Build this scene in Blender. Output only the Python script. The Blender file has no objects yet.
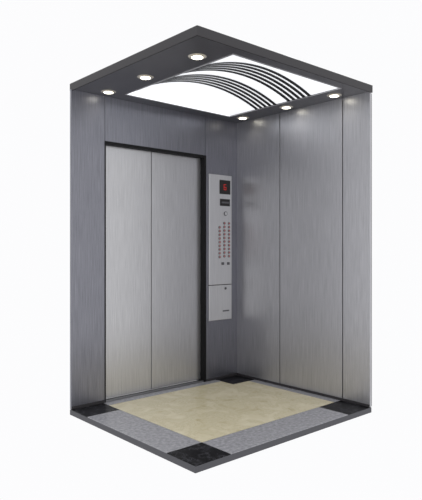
import bpy, bmesh, math, random
from mathutils import Vector
random.seed(3)
sc=bpy.context.scene
sc.view_settings.view_transform='Standard'
sc.view_settings.look='None'
L=1.728; R=1.448; H=2.40
# ------------------------------------------------ materials
def mat(name,col,metal=0.0,rough=0.5,emit=None,es=0.0,spec=.5):
    m=bpy.data.materials.new(name); m.use_nodes=True
    b=m.node_tree.nodes['Principled BSDF']
    b.inputs['Base Color'].default_value=(*col,1)
    b.inputs['Metallic'].default_value=metal
    b.inputs['Roughness'].default_value=rough
    b.inputs['Specular IOR Level'].default_value=spec
    if emit:
        b.inputs['Emission Color'].default_value=(*emit,1)
        b.inputs['Emission Strength'].default_value=es
    return m
def brushed(name,c1,c2,rough=0.42,metal=0.9,scale=(200,200,4)):
    m=mat(name,c1,metal,rough); nt=m.node_tree; n=nt.nodes; l=nt.links
    b=n['Principled BSDF']
    tc=n.new('ShaderNodeTexCoord'); mp=n.new('ShaderNodeMapping'); mp.inputs['Scale'].default_value=scale
    no=n.new('ShaderNodeTexNoise'); no.inputs['Scale'].default_value=1.0; no.inputs['Detail'].default_value=5; no.inputs['Roughness'].default_value=.7
    cr=n.new('ShaderNodeValToRGB'); cr.color_ramp.elements[0].position=.32; cr.color_ramp.elements[1].position=.68
    cr.color_ramp.elements[0].color=(*c1,1); cr.color_ramp.elements[1].color=(*c2,1)
    bp=n.new('ShaderNodeBump'); bp.inputs['Strength'].default_value=.08; bp.inputs['Distance'].default_value=.002
    l.new(tc.outputs['Object'],mp.inputs['Vector']); l.new(mp.outputs['Vector'],no.inputs['Vector'])
    l.new(no.outputs['Fac'],cr.inputs['Fac']); l.new(cr.outputs['Color'],b.inputs['Base Color'])
    l.new(no.outputs['Fac'],bp.inputs['Height']); l.new(bp.outputs['Normal'],b.inputs['Normal'])
    return m
def stone(name,stops,scale,detail=6,rough=.25,dist=0.0,spec=.5):
    m=mat(name,stops[0][1],0,rough,spec=spec); nt=m.node_tree; n=nt.nodes; l=nt.links
    b=n['Principled BSDF']
    tc=n.new('ShaderNodeTexCoord')
    no=n.new('ShaderNodeTexNoise'); no.inputs['Scale'].default_value=scale; no.inputs['Detail'].default_value=detail; no.inputs['Distortion'].default_value=dist
    no.inputs['Roughness'].default_value=.65
    cr=n.new('ShaderNodeValToRGB'); e=cr.color_ramp.elements
    e[0].position,e[0].color=stops[0][0],(*stops[0][1],1)
    e[1].position,e[1].color=stops[-1][0],(*stops[-1][1],1)
    for p,c in stops[1:-1]:
        k=e.new(p); k.color=(*c,1)
    l.new(tc.outputs['Object'],no.inputs['Vector']); l.new(no.outputs['Fac'],cr.inputs['Fac']); l.new(cr.outputs['Color'],b.inputs['Base Color'])
    return m
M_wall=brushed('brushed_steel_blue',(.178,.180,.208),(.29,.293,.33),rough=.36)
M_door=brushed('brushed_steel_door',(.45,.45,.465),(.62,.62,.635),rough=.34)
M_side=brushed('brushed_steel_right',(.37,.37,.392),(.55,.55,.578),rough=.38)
M_cop=brushed('brushed_steel_panel',(.60,.60,.61),(.70,.70,.71),rough=.35,metal=.85)
M_dark=mat('dark_gap',(.006,.006,.007),0,.6,spec=.2)
M_frame=mat('dark_frame',(.042,.040,.044),.3,.5)
M_slab=mat('floor_slab',(.08,.08,.09),0,.6,spec=.3)
M_ceil=brushed('ceiling_dark_steel',(.145,.142,.152),(.19,.187,.198),rough=.3,scale=(5,260,5))
M_beige=stone('beige_marble',[(.3,(.54,.46,.28)),(.42,(.68,.61,.41)),(.48,(.72,.66,.46)),(.5,(.64,.57,.38)),(.53,(.72,.65,.45)),(.7,(.80,.74,.55))],6,8,.25,.6)
M_gran=stone('grey_granite',[(.3,(.24,.24,.26)),(.5,(.34,.34,.365)),(.7,(.46,.46,.485))],40,8)
M_black=stone('black_marble',[(.0,(.004,.004,.005)),(.54,(.005,.005,.006)),(.56,(.07,.07,.08)),(.58,(.005,.005,.006)),(1,(.004,.004,.005))],12,6,.35,.5,.12)
M_light=mat('light_diffuser',(.88,.89,.91),0,.5,(.95,.97,1),.62)
M_lamp=mat('lamp_lens',(1,1,.95),0,.4,(1,.95,.78),4)
M_ring=mat('lamp_ring',(.75,.70,.60),.6,.3)
M_bez=mat('bezel_steel',(.5,.5,.52),.5,.4)
M_slat=mat('slat_black',(.008,.008,.01),0,.45)
M_red=mat('led_red',(.4,.01,.01),0,.5,(1,.04,.02),.35)
M_disp=mat('display_black',(.01,.008,.008),0,.3)
M_btn=mat('button_steel',(.6,.6,.61),.6,.3)
M_redtxt=mat('button_red',(.45,.06,.05),0,.5)
M_label=mat('label_grey',(.10,.10,.11),0,.5)
M_sill=brushed('sill_steel',(.20,.20,.21),(.3,.3,.31),scale=(5,260,260))
# ------------------------------------------------ mesh helpers (s = along door wall from corner, t = along side wall)
class B:
    def __init__(s): s.bm=bmesh.new(); s.m=[]
    def mi(s,m):
        if m not in s.m: s.m.append(m)
        return s.m.index(m)
    def box(s,s0,s1,t0,t1,z0,z1,m,bev=0):
        r=bmesh.ops.create_cube(s.bm,size=1)
        for v in r['verts']:
            v.co=Vector((-(s0+s1)/2+v.co.x*abs(s1-s0),-(t0+t1)/2+v.co.y*abs(t1-t0),(z0+z1)/2+v.co.z*abs(z1-z0)))
        fs={f for v in r['verts'] for f in v.link_faces}
        k=s.mi(m)
        for f in fs: f.material_index=k
        if bev:
            es=list({e for f in fs for e in f.edges})
            q=bmesh.ops.bevel(s.bm,geom=es,offset=bev,segments=2,affect='EDGES',profile=.5)
            for f in q['faces']: f.material_index=k
    def cyl(s,c,r1,r2,d,axis,m,seg=32):
        from mathutils import Matrix
        r=bmesh.ops.create_cone(s.bm,cap_ends=True,segments=seg,radius1=r1,radius2=r2,depth=d)
        mt=Matrix.Rotation(math.pi/2,4,'X') if axis=='Y' else Matrix.Identity(4)
        for v in r['verts']: v.co=mt@v.co+Vector(c)
        k=s.mi(m)
        for f in {f for v in r['verts'] for f in v.link_faces}: f.material_index=k
    def face(s,pts,m):
        f=s.bm.faces.new([s.bm.verts.new(p) for p in pts]); f.material_index=s.mi(m); return f
    def out(s,name,parent=None):
        me=bpy.data.meshes.new(name); bmesh.ops.recalc_face_normals(s.bm,faces=s.bm.faces); s.bm.to_mesh(me); s.bm.free()
        for m in s.m: me.materials.append(m)
        o=bpy.data.objects.new(name,me); sc.collection.objects.link(o)
        if parent: o.parent=parent
        return o
def empty(name,loc=(0,0,0)):
    o=bpy.data.objects.new(name,None); sc.collection.objects.link(o); o.location=loc; return o
D0,D1,DT=.403,1.438,2.04; DS=.965
TH=.02
# floor
b=B()
b.box(-.02,L,-.02,R,-.042,-.004,M_slab)
g=.0015
def tile(s0,s1,t0,t1,m): b.box(s0+g,s1-g,t0+g,t1-g,-.004,0,m)
sb,tb=.085,.085; sf,tf=1.456,1.185; cs,ct=.28,.24
tile(sf,L,0,ct,M_black); tile(sf,L,tf,R,M_black); tile(0,cs,tf,R,M_black); tile(0,cs,0,ct,M_black)
tile(cs,sf,0,tb,M_gran); tile(0,sb,ct,tf,M_gran); tile(sf,L,ct,tf,M_gran); tile(cs,sf,tf,R,M_gran)
tile(cs,sf,tb,tf,M_beige); tile(sb,cs,ct,tf,M_beige)
b.out('floor')
# door wall
b=B()
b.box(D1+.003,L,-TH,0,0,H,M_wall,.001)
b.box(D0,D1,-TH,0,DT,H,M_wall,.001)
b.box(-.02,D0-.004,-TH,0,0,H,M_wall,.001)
b.box(-.02,L-.15,-.10,-TH-.001,DT+.02,H-.01,M_dark)
b.box(D1+.02,L-.15,-.06,-TH-.001,0,DT+.02,M_dark)
b.box(-.02,D0-.02,-.06,-TH-.001,0,DT+.02,M_dark)
b.out('wall_back')
# jamb trim
b=B()
b.box(D0-.010,D0+.016,-.09,.005,0,DT,M_dark)
b.box(D1-.006,D1+.004,-.09,.003,0,DT,M_dark)
b.box(D0-.010,D1+.004,-.09,.004,DT-.016,DT+.008,M_dark)
b.out('trim_door_frame')
# doors
d=empty('elevator_door')
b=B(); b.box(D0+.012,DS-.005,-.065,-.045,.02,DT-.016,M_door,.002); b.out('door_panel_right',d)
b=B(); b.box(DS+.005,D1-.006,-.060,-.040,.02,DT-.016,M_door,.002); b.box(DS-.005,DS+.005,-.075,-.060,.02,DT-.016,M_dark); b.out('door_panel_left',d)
b=B()
b.box(D0+.012,D1-.006,-.10,0,-.04,.012,M_sill,.001)
for k in (-.03,-.075): b.box(D0+.012,D1-.008,k-.004,k+.004,.010,.0135,M_dark)
b.out('door_sill',d)
# side wall
b=B()
e=[0,.54,1.20,R]
for i in range(3):
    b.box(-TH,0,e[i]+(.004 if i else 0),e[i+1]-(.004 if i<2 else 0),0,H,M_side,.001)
b.box(-.04,-TH-.001,-.02,R-.01,0,H-.01,M_dark)
for x in e[1:3]: b.box(-TH-.001,-TH+.012,x-.004,x+.004,0,H-.01,M_dark)
b.out('wall_right')
# baseboards
b=B(); b.box(0,D0-.010,0,.008,0,.022,M_frame,.001); b.box(D1+.006,L,0,.008,0,.022,M_frame,.001); b.out('baseboard_back')
b=B(); b.box(0,.008,.008,R,0,.02,M_frame,.001); b.out('baseboard_right')
# ceiling
hs0,hs1,ht0,ht1=.24,1.34,.15,1.345
b=B()
F=.046
def c(s0,s1,t0,t1): b.box(s0,s1,t0,t1,H,H+.03,M_ceil)
LC=L-.016
c(-.03,hs0,-.03,R); c(hs1,LC,-.03,R); c(hs0,hs1,-.03,ht0); c(hs0,hs1,ht1,R)
b.box(LC,LC+.012,-.03,R+.010,H-.008,H+F,M_frame); b.box(-.02,LC,R-.002,R+.010,H-.008,H+F,M_frame)
b.box(-.03,LC,-.03,0,H+.03,H+F,M_frame); b.box(-.03,0,0,R,H+.03,H+F,M_frame)
b.out('ceiling')
# vaulted light
lp=empty('ceiling_light_panel')
RISE=.105; N=40
def arcz(s,off=0):
    u=(s-(hs0+hs1)/2)/((hs1-hs0)/2); return H+.004+RISE*(1-u*u)+off
b=B()
ss=[hs0+(hs1-hs0)*i/N for i in range(N+1)]
ta,tb2=ht0+.003,ht1-.003
for i in range(N):
    a,c2=ss[i],ss[i+1]
    b.face([(-a,-ta,arcz(a)),(-c2,-ta,arcz(c2)),(-c2,-tb2,arcz(c2)),(-a,-tb2,arcz(a))],M_light)
    for t in (ta,tb2):
        b.face([(-a,-t,H),(-c2,-t,H),(-c2,-t,arcz(c2)),(-a,-t,arcz(a))],M_light)
b.out('diffuser',lp)
b=B()
for base in (.48,.84):
    for k in range(5):
        t0=base+k*.052; t1=t0+.030
        for i in range(N):
            a,c2=ss[i],ss[i+1]
            lo=-.006
            p=[(-a,-t0,arcz(a,lo)),(-c2,-t0,arcz(c2,lo)),(-c2,-t1,arcz(c2,lo)),(-a,-t1,arcz(a,lo))]
            q=[(x,y,z+.003) for x,y,z in p]
            b.face(p,M_slat); b.face(q,M_slat)
            b.face([p[0],p[1],q[1],q[0]],M_slat); b.face([p[2],p[3],q[3],q[2]],M_slat)
b.out('slats',lp)
b=B()
w=.010
b.box(hs0-w,hs1+w,ht0-w,ht0,H-.003,H+.002,M_bez); b.box(hs0-w,hs1+w,ht1,ht1+w,H-.003,H+.002,M_bez)
b.box(hs0-w,hs0,ht0,ht1,H-.003,H+.002,M_bez); b.box(hs1,hs1+w,ht0,ht1,H-.003,H+.002,M_bez)
b.out('bezel',lp)
# downlights
for s,ts in ((.11,(.19,.71,1.2)),(1.48,(.12,.61,1.17))):
    for t in ts:
        o=empty('recessed_downlight',(-s,-t,H))
        b=B()
        b.cyl((0,0,-.003),.044,.058,.006,'Z',M_ring); b.cyl((0,0,-.0065),.036,.036,.002,'Z',M_lamp); b.out('lamp_body',o)
        ld=bpy.data.lights.new('bulb','SPOT'); ld.energy=2.0; ld.spot_size=math.radians(130); ld.spot_blend=1; ld.color=(1,.95,.86); ld.shadow_soft_size=.035
        lo=bpy.data.objects.new('bulb',ld); sc.collection.objects.link(lo); lo.parent=o; lo.location=(0,0,-.02)
# control panel
cp=empty('elevator_control_panel')
c0,c1=.085,.365; z0,z1=.545,1.885
b=B(); b.box(c0,c1,0,.016,.872,z1,M_cop,.003)
b.box(c0,c1,0,.016,z0,.867,M_cop,.003)
b.box(c0+.004,c1-.004,0,.010,.865,.874,M_dark)
b.out('faceplate',cp)
f=.0165
b=B(); b.box(.105,.24,f,f+.002,1.71,1.84,M_disp); b.box(.11,.235,f,f+.002,1.60,1.665,M_disp)
def seg(s0,s1,za,zb): b.box(s0,s1,f+.002,f+.0032,za,zb,M_red)
seg(.158,.188,1.797,1.801); seg(.158,.188,1.773,1.777); seg(.158,.188,1.749,1.753)
seg(.184,.188,1.749,1.80); seg(.158,.162,1.749,1.775)
b.box(.12,.215,f+.002,f+.003,1.625,1.64,M_label)
b.out('display',cp)
b=B()
b.cyl((-.165,-f-.003,1.53),.020,.020,.006,'Y',M_label,24); b.cyl((-.165,-f-.0065,1.53),.015,.015,.002,'Y',M_btn,24)
for col,(s,zt,nr) in enumerate(((.24,1.40,9),(.18,1.44,10),(.122,1.44,10))):
    for r in range(nr):
        z=zt-r*.034
        b.cyl((-s,-f-.002,z),.0125,.0125,.005,'Y',M_label,16)
        b.cyl((-s,-f-.0045,z),.009,.009,.003,'Y',M_btn,16)
        b.box(s-.006,s+.006,f+.0055,f+.0068,z-.006,z+.006,M_redtxt)
for s in (.20,.13): b.box(s-.015,s+.015,f,f+.005,1.053,1.078,M_label,.001)
b.cyl((-.165,-f-.002,.835),.012,.012,.004,'Y',M_label,20)
b.box(.12,.20,f,f+.0012,.62,.632,M_label)
b.out('buttons',cp)
# world
w=bpy.data.worlds.new('studio'); sc.world=w; w.use_nodes=True
w.node_tree.nodes['Background'].inputs[0].default_value=(.975,.975,.985,1)
w.node_tree.nodes['Background'].inputs[1].default_value=1.0
# camera
cd=bpy.data.cameras.new('camera'); cd.sensor_fit='HORIZONTAL'; cd.sensor_width=36; cd.lens=36*561/422
cd.shift_y=-2/422
co=bpy.data.objects.new('camera',cd); sc.collection.objects.link(co)
co.location=(-3.728,-3.838,1.21); co.rotation_euler=(math.pi/2,0,-math.atan2(.663,.749))
sc.camera=co
